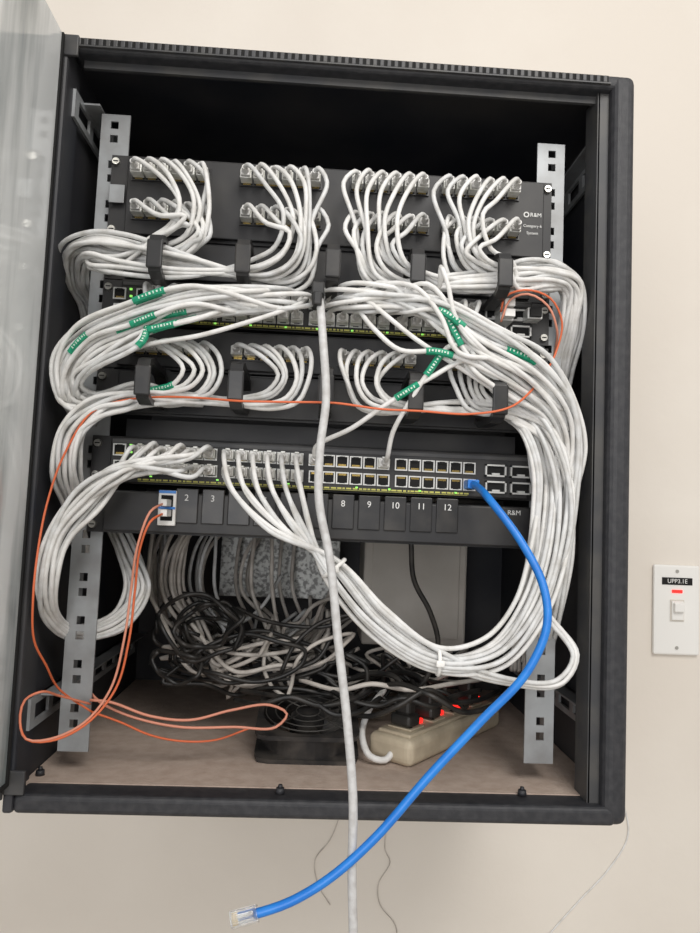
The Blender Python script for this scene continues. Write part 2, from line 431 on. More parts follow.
g = G(); g.box(DX-.215, DX+.215, PF+.03, PF+.2, zz0, zz0+.004); g.box(DX-.215, DX+.215, PF+.028, PF+.03, zz0, zz1)
obj("rack_shelf", g, [m_black], label="plain black rack shelf between the devices", cat="shelf")
zC1, zC0 = row_z(487), row_z(529)
fp = empty("fibre_patch_panel", (DX, PF, zC0), "black fibre patch panel with twelve numbered blank slots", "fibre panel")
g = G(); g.box(DX-h19, DX+h19-.004, PF, PF+.0025, zC0, zC1); g.box(DX-.222, DX+.222, PF-.012, PF+.12, zC0+.002, zC1-.001, 0, .0015)
obj("housing", g, [m_black], fp); screws(fp, zC0, zC1)
for n in range(1, 13):
    x = 161+26*(n-1); py = 498+.0375*(x-187); p = U(x, py, PF-.012)
    if n > 1: text(str(n), (p.x, PF-.0142, p.z), .0092, m_text, fp)
    p = U(x, py+8, PF-.012); g = G()
    if n == 1:
        p = U(168, 508, PF-.012)
        g.box(p.x-.009, p.x+.009, PF-.018, PF-.012, p.z-.018, p.z+.018, 0, .001)
        g.box(p.x-.006, p.x+.006, PF-.0185, PF-.0175, p.z+.001, p.z+.013, 1); g.box(p.x-.006, p.x+.006, PF-.0185, PF-.0175, p.z-.013, p.z-.001, 1)
        g.box(p.x-.0085, p.x+.0085, PF-.0188, PF-.0178, p.z+.015, p.z+.0178, 2)
        g.box(p.x-.0085, p.x+.0085, PF-.0188, PF-.0178, p.z-.0012, p.z+.0012, 2)
        obj("fibre_adapter", g, [m_ivory, m_hole, m_blue], fp, label="white and blue duplex fibre adapter")
    else:
        g.box(p.x-.0115, p.x+.0115, PF-.014, PF-.012, p.z-.018, p.z+.018, 0, .001); obj("slot_blank", g, [m_blackplastic], fp)
p = U(514, 513, PF-.012); text("R&M", (p.x, PF-.0124, p.z), .0072, m_text, fp)

# ---------------------------------------------------------------- cables
CAB = []
def add_tape(e, sp, r, i, L0=.024):
    n = len(sp); i = max(1, min(n-6, i)); k = i; L = 0
    while k < n-1 and L < L0: L += (sp[k+1]-sp[k]).length; k += 1
    g = G(); g.tube(sp[i:k+1], r*1.5, 8)
    d = (sp[k]-sp[i]).normalized(); up = d.cross(Vector((0, 1, 0))).normalized(); q = r*1.58
    for s in range(7):
        f = .1+.115*s; idx = i+int(f*(k-i)); fr = f*(k-i)-int(f*(k-i))
        c = sp[idx].lerp(sp[min(idx+1, n-1)], fr)-Vector((0, q, 0))
        hw = (.0005, .0009, .0006, .001, .0005, .0008, .0006)[s]; hh = (.0013, .0009, .0013, .0011, .0013, .0008, .0013)[s]
        g.add([c-d*hw-up*hh, c+d*hw-up*hh, c+d*hw+up*hh, c-d*hw+up*hh], [(0, 1, 2, 3)], 1)
    obj("label_tape", g, [m_green, m_greenw], e, label="green printed identification tape")
def cable(label, pts, r, mat, p0=None, p1=None, group=None, wraps=(), name="patch_cable", seg=8, cat="cable"):
    sp = spline(pts)
    e = empty(name, sp[0], label, cat, group)
    g = G(); g.tube(sp, r, seg); obj("sheath", g, [mat], e, True)
    for p in (p0, p1):
        if p is not None: inst("plug", PLUG, p, e)
    if name == "patch_cable": CAB.append((e, sp, r))
    return e, sp
def run(mids, a, b, j=1.2):
    out = []
    n = len(mids)
    for i, (x, y, Y, s) in enumerate(mids):
        x0, y0 = mids[max(i-1, 0)][:2]; x1, y1 = mids[min(i+1, n-1)][:2]
        dx, dy = x1-x0, y1-y0; L = math.hypot(dx, dy) or 1
        nx, ny = dy/L, -dx/L
        out.append(U(x+nx*a*s+rng.uniform(-j, j), y+ny*a*s+rng.uniform(-j, j), Y+b*s*.0007))
    return out
RC = .0024
def wmat(): return m_white if rng.random() < .6 else m_white2
PL = Vector((0, -.026, 0))
GA, GB, GC, GD = "patch cables on the upper patch panel", "patch cables on the upper switch", "patch cables on the lower patch panel", "patch cables on the lower switch"
for gi, ri, i, x, py, p in PORTS1:
    left = gi < 2
    s = 1 if left else -1
    k = i if left else 5-i
    ax = {0: 178, 1: 284, 2: 392, 3: 482}[gi]+s*(k*6.6+ri*4+rng.uniform(-6, 6))
    base = (236 if gi in (0,) else 250) if left else 262
    by = base+k*4.2+ri*4+(8 if gi in (1, 2) else 0)+rng.uniform(-5, 5)
    byy = by+(SL*(x-150) if left else SL*(x-420))
    depth = -.010-rng.uniform(0, .018)+.004*(k)
    P = [p+PL, p+PL+Vector((s*.004, -.007, .000+rng.uniform(-.002, .001)))]
    if rng.random() < .7: P.append(U(x+s*(8+k*1.0)+(ax-x)*.3, py+1+(5-k)*1.0+rng.uniform(-4, 4), depth))
    P.append(U(ax, (py*1.2+byy*.8)/2+rng.uniform(-8, 6), depth-.004))
    P.append(U(ax-s*8, byy-14+rng.uniform(-3, 3), depth))
    P.append(U(ax-s*30, byy-1, depth+.006))
    b = rng.uniform(-1, 1)
    if left:
        a = (k-2.5)/3*(-1)+rng.uniform(-.4, .4)
        mids = [(120, 255, -.004, 17), (92, 250, .0, 18), (75, 256, .02, 15), (75, 283, .06, 11), (88, 310, .1, 10), (90, 380, .14, 10), (88, 500, .17, 10)]
        if gi == 1: mids = [(190, 266, -.008, 10)]+mids
    else:
        a = rng.uniform(-1, 1)
        mids = [(520, 277, -.004, 14), (552, 276, .004, 15), (573, 288, .022, 12), (572, 325, .04, 11), (562, 370, .07, 10), (550, 450, .12, 10), (546, 560, .14, 10)]
        if gi == 2: mids = [(455, 281, -.008, 9)]+mids
    P += run(mids, a, b, 3)
    cable("white ethernet patch cable looping out of the upper patch panel", P, RC, wmat(), p, None, GA)
def fanL(P, x, tt, lab, p):
    a = -1+2*tt+rng.uniform(-.45, .45); b = rng.uniform(-1, 1)
    mids = [(min(x-45, 195), 307, -.034, 20), (134, 325, -.03, 17), (90, 346, -.018, 18), (67, 370, -.008, 13), (68, 394, .0, 10)]
    if x-45 < 135: mids = mids[1:]
    if rng.random() < .5: mids += [(80, 412, .05, 8), (84, 450, .1, 8), (84, 520, .14, 8)]
    else: mids += [(94, 403, .01, 9), (140, 397, .0, 8), (170, 398, .02, 6), (200, 402, .042, 3)]
    cable(lab, P+run(mids, -a, b, 4), RC, wmat(), p, None, GB)
LB = "white ethernet patch cable fanning out of the upper switch"
for (ri, ci, x, py, p) in [q for q in PS1 if 1 <= q[1] <= 11]:
    tt = (x-150)/150.0
    P = [p+PL, p+PL+Vector((-.002, -.012, 0))]
    if x > 215: P += [U(x-22, py-6+rng.uniform(-5, 5)-6*tt+4*ri, -.028+rng.uniform(-.008, .006))]
    fanL(P, x, tt, LB, p)
for k in range(20):
    x = rng.uniform(222, 314)
    fanL([U(x+6, 300+rng.uniform(-5, 12), .01), U(x-6, 298+rng.uniform(-6, 14), -.022)], x, rng.random(), LB, None)
def fanR(P, x, tt, p, lab=LB):
    a = 1-2*tt+rng.uniform(-.45, .45); b = rng.uniform(-1, 1)
    mids = [(max(x+50, 428), 318, -.036, 22), (480, 345, -.034, 25), (530, 376, -.02, 25), (562, 410, -.005, 17), (568, 445, .008, 13), (558, 500, .02, 16), (552, 560, .03, 16), (542, 620, .05, 13), (535, 660, .12, 10)]
    if x+50 > 470: mids = mids[1:]
    cable(lab, P+run(mids, a, b, 4), RC, wmat(), p, None, GB)
for (ri, ci, x, py, p) in [q for q in PS1 if q[1] >= 12]:
    tt = (x-300)/170.0
    P = [p+PL, p+PL+Vector((.002, -.012, 0))]
    yy = py-8-rng.uniform(0, 12)
    if x < 400: P += [U(x+24, yy-5+4*ri, -.03+rng.uniform(-.008, .008))]
    fanR(P, x, tt, p)
for k in range(15):
    x = rng.uniform(335, 430)
    fanR([U(x-6, 303+rng.uniform(-5, 8), .01), U(x+8, 300+rng.uniform(-8, 6), -.026)], x, rng.random(), None)
for gi, i, x, py, p in PORTS2:
    s = 1 if gi < 2 else -1
    k = i if gi < 2 else 5-i
    ax = {0: 188, 1: 275, 2: 378, 3: 492}[gi]+s*k*6.2+rng.uniform(-5, 5)
    by = {0: 388, 1: 396, 2: 402, 3: 405}[gi]+k*2.2+rng.uniform(-3, 3)
    depth = -.006-rng.uniform(0, .014)
    P = [p+PL, p+PL+Vector((s*.004, -.008, .001)), U((x+ax)/2+s*6, py+4+rng.uniform(-3, 3), depth), U(ax, (py+by)/2, depth-.004), U(ax-s*10, by-6, depth), U(ax-s*34, by+1, depth+.008)]
    a = rng.uniform(-1, 1); b = rng.uniform(-1, 1)
    if gi < 2:
        mids = [(130, 400, -.004, 10), (95, 408, -.002, 11), (70, 432, .0, 12), (64, 470, .01, 11), (72, 505, .05, 9), (84, 560, .12, 9)]
        if gi == 1: mids = [(180, 398, -.006, 6)]+mids
    else:
        mids = [(515, 414, -.006, 8), (545, 432, .0, 10), (560, 470, .012, 11), (560, 530, .02, 13), (548, 590, .04, 12), (533, 640, .1, 9)]
        if gi == 2: mids = [(450, 408, -.006, 6)]+mids
    cable("white ethernet patch cable curving from the lower patch panel", P+run(mids, a, b, 2.5), RC, wmat(), p, None, GC)
for k in range(10):
    a = rng.uniform(-1, 1)
    cable("white ethernet cable bunched beside the steel rail", run([(150, 396, .02, 4), (110, 402, .0, 9), (78, 426, .0, 13), (68, 462, .005, 13), (76, 498, .04, 10), (92, 520, .1, 8)], a, rng.uniform(-1, 1), 3), RC, wmat(), None, None, GC)
for k in range(12):
    a = rng.uniform(-1, 1)
    cable("white ethernet cable bunched beside the steel rail", run([(505, 412, .02, 5), (530, 425, .0, 12), (548, 465, .0, 18), (550, 520, .005, 20), (541, 580, .02, 19), (526, 630, .06, 13), (520, 670, .14, 8)], a, rng.uniform(-1, 1), 3), RC, wmat(), None, None, GC)
for (ri, ci, x, py, p) in [q for q in PS2 if q[1] <= 5]:
    tt = (x-143)/80
    for rep in range(2 if ri == 0 and ci % 2 else 1):
        a = -1+2*tt*.9+rng.uniform(-.3, .3); b = rng.uniform(-1, 1)
        P = [p+PL, p+PL+Vector((-.002, -.012, .000))] if rep == 0 else [U(x, py-6, .02), U(x-6, py-7, -.012)]
        if x > 165: P += [U(x-20, py+3+rng.uniform(-3, 4), -.024)]
        mids = [(124, 472, -.024, 15), (85, 497, -.018, 16), (56, 535, -.016, 14), (44, 580, -.014, 10), (50, 615, .02, 8), (80, 634, .085, 8), (120, 622, .1, 12), (140, 590, .1, 12), (130, 552, .12, 12), (112, 515, .14, 8)]
        if x < 165: mids = mids[1:]
        cable("white ethernet patch cable sweeping from the lower switch", P+run(mids, -a, b, 3), RC, wmat(), p if rep == 0 else None, None, GD)
D = [q for q in PS2 if 6 <= q[1] <= 11]
for n, (ri, ci, x, py, p) in enumerate(D):
    tt = (x-229)/68
    a = 1-2*tt+rng.uniform(-.3, .3); b = rng.uniform(-1, 1)
    P = [p+PL, p+PL+Vector((0, -.014, -.003)), U(x+4, 492+rng.uniform(-3, 3), -.03), U(x*.6+128+4, 527+rng.uniform(-4, 4), -.036)]
    mids = [(333, 568, -.038, 9), (378, 622, -.036, 12), (438, 660, -.03, 9), (495, 652, -.02, 14), (530, 610, -.005, 15), (550, 550, .0, 15), (556, 480, .01, 14), (545, 440, .04, 10)]
    if n in (2, 6, 9): mids = mids[:3]+[(505, 684, -.02, 5), (562, 684, -.008, 6), (576, 654, -.006, 5), (540, 600, .01, 6), (550, 520, .04, 6)]
    cable("white ethernet patch cable in the hanging tied bundle", P+run(mids, a, b, 2.2), RC, wmat(), p, None, GD)
def tie(x, y, Y, dx, dy, ra, rb):
    c = U(x, y, Y); n = Vector((dx, 0, -dy)).normalized(); side = n.cross(Vector((0, 1, 0))).normalized()
    pts = [c+side*ra*math.cos(q*2*math.pi/24)+Vector((0, 1, 0))*rb*math.sin(q*2*math.pi/24) for q in range(25)]
    g = G(); g.tube(pts, .002, 6); g.box(c.x-.004, c.x+.004, c.y-rb-.004, c.y-rb, c.z-.003, c.z+.003, 0, .001)
    obj("cable_tie", g, [m_ivory], None, True, "white plastic tie around the hanging cable bundle", "cable tie")
tie(334, 568, -.038, 45, 54, .0125, .011); tie(438, 661, -.03, 60, 0, .0125, .011)
p = [q for q in PS2 if q[0] == 0 and q[1] == 17][0][4]
cable("white patch cable rising alone from the lower switch", [p+PL, p+PL+Vector((0, -.02, .004)), U(393, 432, -.02), U(412, 398, -.036), U(430, 370, -.042), U(452, 345, -.044), U(478, 352, -.04), U(520, 380, -.02), U(560, 420, .0)], RC, m_white, p)
p = [q for q in PS2 if q[0] == 0 and q[1] == 12][0][4]
cable("white patch cable crossing diagonally above the lower switch", [p+PL, p+PL+Vector((0, -.012, .01)), U(352, 428, -.02), U(390, 402, -.034), U(430, 378, -.04), U(470, 360, -.038), U(520, 390, -.02), U(560, 440, .0)], RC, m_white, p)
AR = "white patch cable arching high over the upper switch"
cable(AR, [U(350, 297, 0), U(375, 330, -.04), U(400, 350, -.045), U(440, 352, -.048), U(490, 372, -.04), U(540, 405, -.01), U(566, 440, .01)], RC, m_white)
cable(AR, [U(395, 304, 0), U(408, 288, -.035), U(428, 284, -.05), U(445, 300, -.05), U(470, 340, -.05), U(520, 372, -.04), U(562, 410, -.01)], RC, m_white)
cable(AR, [U(360, 300, 0), U(385, 284, -.03), U(415, 287, -.045), U(440, 315, -.052), U(458, 352, -.052), U(500, 360, -.045), U(552, 385, -.02), U(572, 425, 0)], RC, m_white)
cable("white patch cable with a sharp upward kink", [U(425, 306, 0), U(440, 285, -.04), U(441, 267, -.05), U(448, 285, -.055), U(456, 318, -.052), U(490, 355, -.048), U(545, 390, -.02), U(568, 430, .0)], RC, m_white)
used = set()
allpx = []
for ci, (e, sp, r) in enumerate(CAB):
    arr = np.array([list(q) for q in sp]); w = arr-C; z = w@D_
    allpx.append(np.stack([350+F0*(w@R_)/z, 466.5-F0*(w@U_)/z, arr[:, 1]], 1))
for (tx_, ty_) in ((150, 291), (146, 298), (142, 316), (132, 326), (162, 322), (172, 316), (150, 332), (168, 329), (182, 321), (160, 387), (421, 330), (448, 318), (452, 326), (440, 354), (434, 364), (520, 354), (336, 548), (76, 338), (408, 388)):
    best = None
    for ci, A in enumerate(allpx):
        if ci in used: continue
        d = np.hypot(A[:, 0]-tx_, A[:, 1]-ty_); i = int(d.argmin())
        if d[i] > 9: continue
        sc = A[i, 2]*700+d[i]*1.0
        if best is None or sc < best[0]: best = (sc, ci, i)
    if best:
        used.add(best[1]); e, sp, r = CAB[best[1]]; add_tape(e, sp, r, best[2]-2, rng.uniform(.02, .028))
cable("thick pale grey cable hanging straight down past the cabinet", [U(318, 297, -.01), U(320, 302, -.045), U(323, 340, -.06), U(326, 400, -.066), U(320, 450, -.07), U(319, 500, -.072), U(330, 560, -.075), U(338, 640, -.08), U(347, 720, -.085), U(353, 800, -.09), U(352, 870, -.09), U(354, 960, -.09)], .0038, m_drop, None, None, None, (), "drop_cable", 12)
p = U(318, 300, -.02); g = G(); g.box(p.x-.006, p.x+.006, -.055, .0, p.z-.005, p.z+.007, 0, .0015); g.box(p.x-.004, p.x+.004, -.058, -.045, p.z-.016, p.z-.003, 0, .0015)
obj("cable_coupler", g, [m_blackplastic], None, False, "small black coupler where the thick grey cable begins", "connector")
pb = [q for q in PS2 if q[0] == 1][-1][4]
e, sp = cable("bright blue network cable hanging out of the lower switch", [pb+Vector((0, -.02, 0)), pb+Vector((.002, -.035, -.004)), U(490, 500, -.03), U(520, 540, -.05), U(543, 585, -.065), U(547, 625, -.075), U(527, 672, -.08), U(480, 722, -.085), U(430, 775, -.09), U(375, 838, -.095), U(330, 878, -.1), U(290, 902, -.1), U(262, 912, -.1), U(254, 914, -.1)], .0038, m_blue, None, None, None, (), "blue_network_cable", 12)
g = G(); g.box(pb.x-.006, pb.x+.006, pb.y-.022, pb.y, pb.z-.0046, pb.z+.0046, 0, .001); obj("plug_body", g, [m_blue], e)
d = (sp[-1]-sp[-5]).normalized(); up = Vector((0, -1, 0)); sd = d.cross(up).normalized(); up = sd.cross(d)
Mx = Matrix.Translation(sp[-1]) @ Matrix((sd, d, up)).transposed().to_4x4() @ Matrix.Rotation(.6, 4, 'Y')
g = G()   # hollow transparent body: shell walls, latch, contacts
for q in ((-.0062, -.0050, -.0042, .0042), (.0050, .0062, -.0042, .0042), (-.0050, .0050, -.0042, -.0032), (-.0050, .0050, .0032, .0042)):
    g.box(q[0], q[1], -.003, .019, q[2], q[3], 0, .0003, Mx)
g.box(-.005, .005, .0175, .019, -.0032, .0032, 0, 0, Mx)
g.box(-.002, .002, 0, .014, .0048, .0062, 0, .0004, Mx)
for k in range(8): g.box(-.0045+k*.00118, -.0042+k*.00118, .013, .0175, .0012, .0031, 1, 0, Mx)
obj("clear_plug", g, [m_clear, m_gold], e, label="transparent modular plug with gold contacts")
g = G()
for k in range(4): g.box(-.0042+k*.0023, -.0028+k*.0023, -.001, .013, -.0010, .0004, k % 2, 0, Mx)
obj("wire_pairs", g, [m_ivory, m_blue], e)
def fib(label, pts, mat=m_orange, r=.0012): return cable(label, pts, r, mat, None, None, None, (), "fibre_cable", 8)
for dx_, dd in ((0, 0), (5, .004)):
    a = U(168, 503+dx_*2, PF-.018)
    fe, _ = fib("orange duplex fibre cable dropping from the fibre panel", [a, U(160, 505+dx_*2, .005), U(150, 512+dx_*2, -.01), U(137+dx_*.6, 548, -.01+dd), U(131+dx_*.8, 590, 0+dd), U(124+dx_, 640, .0+dd), U(110+dx_, 690, .0+dd), U(85, 722+dx_*.6, -.01), U(50, 739+dx_*.4, -.016), U(26, 739, -.018), U(20, 722, -.016), U(25, 700, -.012), U(40, 692, -.008), U(60, 696, .02), U(90, 704, .05)], m_orange if dx_ else m_orangep)
    g = G(); g.box(a.x-.0035, a.x+.0035, a.y-.022, a.y, a.z-.0035, a.z+.0035, 0, .0008)
    obj("fibre_connector", g, [m_ivory], fe)
fib("orange fibre cable running across the cable manager", [U(501, 312, .000), U(505, 297, -.01), U(525, 290, -.014), U(550, 298, -.012), U(562, 322, -.005), U(556, 352, .0), U(530, 392, -.03), U(508, 408, -.045), U(470, 414, -.045), U(420, 411, -.045), U(380, 409, -.045), U(335, 403, -.045), U(285, 402, -.045), U(240, 401, -.044), U(200, 398, -.025), U(160, 397, -.014), U(120, 401, -.010), U(92, 412, -.010), U(64, 455, -.010), U(48, 500, -.014), U(38, 550, -.026), U(33, 600, -.034), U(34, 640, -.022), U(46, 665, .0), U(60, 690, .03), U(92, 712, .05)], m_orange, .0011)
fib("salmon fibre cable beside the fibre module", [U(501, 322, .0), U(510, 300, -.006), U(528, 294, -.016), U(548, 306, -.014), U(557, 330, -.005), U(554, 356, .03)], m_orangep)
fib("salmon fibre slack loop lying on the cabinet base", [U(88, 690, .07), U(100, 702, .06), U(130, 716, .06), U(180, 727, .07), U(235, 727, .08), U(276, 727, .085), U(287, 714, .09), U(270, 705, .09), U(232, 710, .085), U(190, 720, .07), U(150, 716, .06), U(110, 702, .05), U(90, 700, .05)], m_orangep, .0015)
fib("orange fibre slack beside the steel rail", [U(92, 712, .05), U(120, 722, .06), U(150, 735, .07), U(180, 741, .08), U(215, 740, .09), U(250, 728, .1)], m_orange)

# ---------------------------------------------------------------- bottom contents
a = U(365, 540, .36); b = U(465, 648, .36)
g = G(); g.box(a.x, b.x, .36, DEP-t, b.z, a.z+.03, 0, .004); g.box(a.x+.012, b.x-.012, .357, .36, b.z+.012, a.z+.02, 0, .001)
obj("junction_box", g, [m_box], None, False, "cream metal junction box fixed to the cabinet back", "junction box")
a = U(222, 535, .34); b = U(338, 600, .34)
g = G(); g.box(a.x, b.x, .34, .343, b.z, a.z+.04, 0, .001); g.box(a.x, b.x, .343, DEP-t, a.z+.037, a.z+.04); g.box(a.x, a.x+.003, .343, DEP-t, b.z, a.z+.04)
obj("zinc_bracket", g, [m_tile], None, False, "mottled galvanised metal plate behind the fibre panel", "metal plate")
GO, GK = "coiled cream cables", "tangled black cords"
LO, LK = "dusty cream cable coiled behind the panels", "black power cord tangled in the cabinet base"
# loops sweeping down behind the panels and curving away to the right-hand tangle
def arcs(n, xs, xe, ye, Y, mat, r, lab, grp):
    for i in range(n):
        x0 = rng.uniform(*xs); x1 = rng.uniform(*xe); y1 = rng.uniform(*ye); Yi = Y+rng.uniform(-.04, .04); lo = y1+rng.uniform(0, 16); bow = rng.uniform(-26, 4)
        P = [U(x0, 522, Yi+.03), U(x0+bow, 552, Yi+.01), U(x0+bow*1.2, 590, Yi), U(x0+bow*.4+10, 630+rng.uniform(-14, 14), Yi-.01),
             U(x0+.35*(x1-x0), lo, Yi-.02), U(x0+.7*(x1-x0), (lo+y1)/2+rng.uniform(-6, 8), Yi-.01), U(x1, y1-8, Yi), U(x1+rng.uniform(0, 30), y1-28+rng.uniform(-12, 12), Yi+.03)]
        cable(lab, P, r, mat, None, None, grp, (), "loose_cable", 6, "cord")
arcs(16, (148, 200), (240, 330), (640, 676), .22, m_old, .0027, LO, GO)
arcs(8, (150, 225), (230, 300), (610, 650), .26, m_white2, .0025, LO, GO)
arcs(8, (225, 300), (300, 350), (610, 660), .27, m_old, .0027, LO, GO)
def coil(n, cx, cy, rx, ry, Y, mat, r, lab, grp, spread=1.0, turns=1.0):
    for i in range(n):
        f = 1-.55*spread*i/max(n-1, 1)+rng.uniform(-.14, .14)
        ox, oy = rng.uniform(-14, 14), rng.uniform(-8, 8); Yi = Y+rng.uniform(-.04, .04); P = []
        a0 = rng.uniform(0, 6.28); sk = rng.uniform(-.4, .4); N = int(11*turns)
        for q in range(N):
            an = a0-2*math.pi*turns*q/(N-1)
            P.append(U(cx+ox+rx*f*math.cos(an)+sk*ry*math.sin(an)+rng.uniform(-6, 6), cy+oy+ry*f*math.sin(an)+rng.uniform(-5, 5), Yi+rng.uniform(-.012, .012)))
        cable(lab, P, r, mat, None, None, grp, (), "loose_cable", 6, "cord")
coil(6, 205, 624, 44, 32, .17, m_cord, .0026, LK, GK, turns=1.25)
coil(5, 262, 655, 58, 24, .19, m_cord, .0026, LK, GK, turns=1.3)
coil(3, 190, 660, 34, 18, .16, m_cord, .0026, LK, GK, turns=1.1)
def tangle(n, x0, x1, y0, y1, Y0, Y1, mat, r, lab, grp, stepx=45, stepy=30, k=9):
    for i in range(n):
        x, y, Y = rng.uniform(x0, x1), rng.uniform(y0, y1), rng.uniform(Y0, Y1); an = rng.uniform(0, 6.3); tw = rng.choice((-1, 1))*rng.uniform(.35, .8)
        P = []
        for q in range(k):
            P.append(U(x, y, Y)); x += math.cos(an)*stepx*rng.uniform(.5, 1.1); y += math.sin(an)*stepy*rng.uniform(.4, 1)
            if x < x0 or x > x1 or y < y0 or y > y1: an = math.atan2((y0+y1)/2-y, (x0+x1)/2-x)+rng.uniform(-.5, .5)
            x = min(max(x, x0-10), x1+10); y = min(max(y, y0-6), y1+6)
            an += tw*rng.uniform(.4, 1.2); Y = min(max(Y+rng.uniform(-.02, .02), Y0), Y1)
        cable(lab, P, r, mat, None, None, grp, (), "loose_cable", 6, "cord")
tangle(5, 165, 345, 610, 690, .17, .25, m_cord, .0026, LK, GK)
tangle(5, 170, 345, 640, 692, .16, .26, m_old, .0025, LO, GO)
tangle(10, 310, 470, 660, 702, .18, .28, m_cord, .0028, LK, GK)
tangle(6, 340, 470, 655, 700, .2, .3, m_old, .0026, LO, GO)
for (pts, mt) in (([(235, 700, .14), (262, 704, .10), (290, 697, .095), (320, 706, .095), (350, 700, .11), (372, 690, .15)], m_cord),
                  ([(240, 690, .16), (275, 696, .12), (310, 700, .10), (335, 715, .09), (358, 712, .10), (380, 698, .15)], m_cord),
                  ([(330, 690, .16), (350, 700, .12), (378, 706, .11), (402, 698, .10), (430, 706, .10), (452, 697, .13), (480, 690, .18)], m_cord),
                  ([(340, 712, .14), (372, 716, .11), (400, 705, .09), (428, 690, .10), (452, 702, .12), (478, 700, .14), (500, 690, .2)], m_cord),
                  ([(372, 690, .16), (400, 684, .12), (432, 696, .09), (462, 712, .10), (492, 706, .13), (512, 692, .2)], m_cord),
                  ([(300, 680, .18), (340, 690, .15), (372, 684, .14), (410, 690, .13), (450, 684, .15), (500, 676, .2)], m_old)):
    cable(LK if mt is m_cord else LO, [U(*q) for q in pts], .0030, mt, None, None, GK if mt is m_cord else GO, (), "loose_cable", 6, "cord")
cable(LK, [U(411, 540, .1), U(414, 580, .11), U(430, 612, .12), U(438, 645, .13), U(425, 680, .14), U(405, 700, .15)], .0030, m_cord, None, None, GK, (), "loose_cable", 8, "cord")
cable("white power lead curling to the power strip", [U(384, 690, .2), U(368, 712, .15), U(362, 735, .12), U(370, 756, .10), U(385, 760, .10), U(394, 750, .11)], .0038, m_white, None, None, None, (), "white_cable", 8, "cord")
fc0 = FL(306, 765, zf); S = .058
tilt = math.radians(11)
fan = empty("cooling_fan", (fc0.x, fc0.y+S, zf), "square black axial cooling fan lying on the base", "fan")
FM = Matrix.Translation(Vector((fc0.x, fc0.y, zf))) @ Matrix.Rotation(tilt, 4, 'X') @ Matrix.Translation(Vector((0, S, 0)))
g = G(); hgt = .032; seg = 40
def sq(an):
    c_, s_ = math.cos(an), math.sin(an); k = 1/max(abs(c_), abs(s_)); k = min(k, 1.32); return Vector((c_*k*S, s_*k*S, 0))
def fanring(za, zb, outer):
    vs = []
    for z in (za, zb):
        for i in range(seg): vs.append(FM @ (outer(2*math.pi*i/seg)+Vector((0, 0, z))))
        for i in range(seg): vs.append(FM @ Vector((math.cos(2*math.pi*i/seg)*.052, math.sin(2*math.pi*i/seg)*.052, z)))
    fs = []
    for i in range(seg):
        j = (i+1) % seg
        fs += [(i, j, 2*seg+j, 2*seg+i), (seg+i, 3*seg+i, 3*seg+j, seg+j), (i, seg+i, seg+j, j), (2*seg+i, 2*seg+j, 3*seg+j, 3*seg+i)]
    g.add(vs, fs)
fanring(0, .005, sq); fanring(.005, hgt-.005, lambda an: Vector((math.cos(an)*.0560, math.sin(an)*.0560, 0))); fanring(hgt-.005, hgt, sq)
obj("fan_frame", g, [m_fan], fan)
g = G(); g.cyl(FM @ Vector((0, 0, .006)), FM @ Vector((0, 0, .028)), .021, .020, 24)
for k in range(7):
    an = k*2*math.pi/7; c1 = Vector((math.cos(an), math.sin(an), 0)); c2 = Vector((math.cos(an+.6), math.sin(an+.6), 0))
    g.add([FM @ (c1*.019+Vector((0, 0, .008))), FM @ (c1*.050+Vector((0, 0, .007))), FM @ (c2*.050+Vector((0, 0, .026))), FM @ (c2*.019+Vector((0, 0, .026)))], [(0, 1, 2, 3)])
obj("impeller", g, [m_fan], fan)
g = G()
for r in (.014, .026, .038, .049): g.tube([FM @ Vector((math.cos(q*2*math.pi/32)*r, math.sin(q*2*math.pi/32)*r, hgt+.002)) for q in range(33)], .0008, 6)
for k in range(4):
    an = math.pi/4+k*math.pi/2; q = Vector((math.cos(an), math.sin(an), 0)); g.tube([FM @ (q*.014+Vector((0, 0, hgt+.002))), FM @ (q*.070+Vector((0, 0, hgt+.0015)))], .0009, 6)
obj("finger_guard", g, [m_guard], fan, True)
# power strip
p0 = FL(400, 768, zf); p1 = FL(486, 728, zf)
dv = (p1-p0); dv.z = 0; dv.normalize(); L = .205
org = FL(400, 766, zf)+Vector((0, .022, 0))
Mx = Matrix.Translation(org) @ Matrix.Rotation(math.atan2(dv.y, dv.x), 4, 'Z')
strip = empty("power_strip", org, "beige multi-socket power strip with red lit switches", "power strip")
g = G(); g.box(-.02, L, -.030, .030, 0, .030, 0, .009, Mx); g.box(-.010, L-.010, -.022, .022, .028, .033, 0, .002, Mx); obj("strip_body", g, [m_beige], strip)
for k in range(4):
    x = .018+k*.049
    g = G(); g.box(x-.017, x+.012, -.016, .016, .033, .035, 0, .001, Mx)
    for q in ((-.009, -.009), (-.009, .009)): g.box(x+q[0]-.002, x+q[0]+.002, q[1]-.003, q[1]+.003, .0348, .0354, 1, 0, Mx)
    g.box(x-.0, x+.004, -.002, .002, .0348, .0354, 1, 0, Mx)
    obj("socket", g, [m_beige, m_hole], strip)
    g = G(); g.box(x+.019, x+.026, -.006, .006, .033, .0385, 0, .0015, Mx); obj("rocker_switch", g, [m_red], strip, label="red illuminated rocker switch")
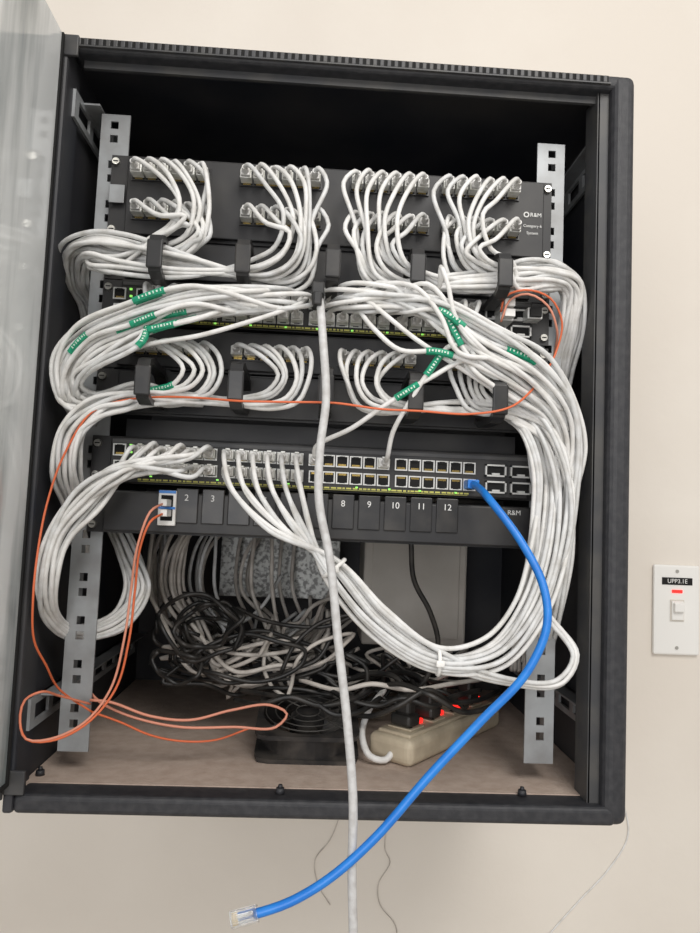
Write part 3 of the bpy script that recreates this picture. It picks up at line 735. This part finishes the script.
for k, hgt_ in ((0, .036), (1, .03), (3, .034)):
    x = .018+k*.049-.004; c = Mx @ Vector((x, 0, .0355))
    e = empty("mains_adapter", c, "black mains plug pushed into the power strip", "plug", "mains plugs in the power strip")
    g = G(); g.box(x-.013, x+.011, -.014, .014, .0358, .0355+.014, 0, .004, Mx); g.box(x-.009, x+.007, -.010, .010, .048, .0355+hgt_, 0, .004, Mx); obj("plug_body", g, [m_cord], e)
    top = Mx @ Vector((x, 0, .0355+hgt_)); g = G(); g.tube(spline([top-Vector((0, 0, .004)), top+Vector((-.008, .01, .012)), top+Vector((-.04, .05, .01)), top+Vector((-.09, .09, -.02))]), .0032, 8); obj("cord", g, [m_cord], e, True)

# ---------------------------------------------------------------- wall plate and wires
a = U(652, 564, WY); b = U(697, 655, WY)
cx = (a.x+b.x)/2; cz = (a.z+b.z)/2; pw = (b.x-a.x)/2; ph = (a.z-b.z)/2
pl = empty("wall_switch", (cx, WY, cz), "white wall switch plate with toggle, red lamp and black label", "switch")
g = G(); g.box(cx-pw, cx+pw, WY-.008, WY, cz-ph, cz+ph, 0, .003); obj("plate", g, [m_ivory], pl)
zc = U(678, 610, WY).z; g = G(); g.box(cx-.012, cx+.012, WY-.0095, WY-.008, zc-.018, zc+.018, 0, .0006)
obj("toggle_surround", g, [m_box], pl)
g = G(); g.box(cx-.0100, cx+.0100, WY-.012, WY-.009, zc-.0155, zc+.0155, 0, .001); g.box(cx-.0085, cx+.0085, WY-.019, WY-.011, zc-.002, zc+.0135, 0, .002)
obj("toggle", g, [m_ivory], pl)
zc = U(678, 581, WY).z; g = G(); g.box(cx-.026, cx+.026, WY-.0092, WY-.008, zc-.006, zc+.006, 0, .0005); obj("label_strip", g, [m_hole], pl, label="black embossed label strip")
text("UPP3.1E", (cx, WY-.0094, zc), .0100, m_text, pl)
zc = U(677, 591, WY).z; g = G(); g.box(cx-.009, cx+.009, WY-.0095, WY-.008, zc-.0026, zc+.0026, 0, .0005); obj("indicator_lamp", g, [m_red], pl)
for yy in (571, 647):
    zc = U(676, yy, WY).z; g = G(); g.cyl((cx, WY-.009, zc), (cx, WY-.008, zc), .003, .003, 14); obj("plate_screw", g, [m_screw], pl)
for pts, lab in (([(392, 800), (385, 850), (390, 862), (378, 885), (380, 905), (395, 925), (398, 960)], "thin grey wire running down the wall"),
                 ([(345, 800), (330, 840), (315, 860), (318, 885), (330, 905)], "thin grey wire running down the wall"),
                 ([(620, 790), (628, 835), (608, 870), (580, 900), (548, 936), (530, 960)], "thin white wire trailing across the wall")):
    g = G(); g.tube(spline([U(x, y, WY-.0015) for x, y in pts]), .0014 if 'white' in lab else .0008, 6)
    obj("wall_wire", g, [m_white if 'white' in lab else m_old], None, True, lab, "wire")

# ---------------------------------------------------------------- light
def area(loc, tgt, size, power, col):
    l = bpy.data.lights.new("area_light", 'AREA'); l.size = size; l.energy = power; l.color = col
    o = bpy.data.objects.new("area_light", l); scene.collection.objects.link(o); o.location = loc
    o.rotation_euler = (Vector(tgt)-Vector(loc)).to_track_quat('-Z', 'Y').to_euler()
area((.5, -1.5, 1.3), (0, .1, -.1), .9, 28, (1, .97, .93))
area((-.5, -1.9, .0), (0, .1, -.25), .9, 15, (.98, .98, 1))  # unseen low front fill, added to brighten the cabinet
w = bpy.data.worlds.new("World"); scene.world = w; w.use_nodes = True
w.node_tree.nodes["Background"].inputs[0].default_value = (1, .965, .925, 1); w.node_tree.nodes["Background"].inputs[1].default_value = .55
scene.view_settings.view_transform = 'Standard'
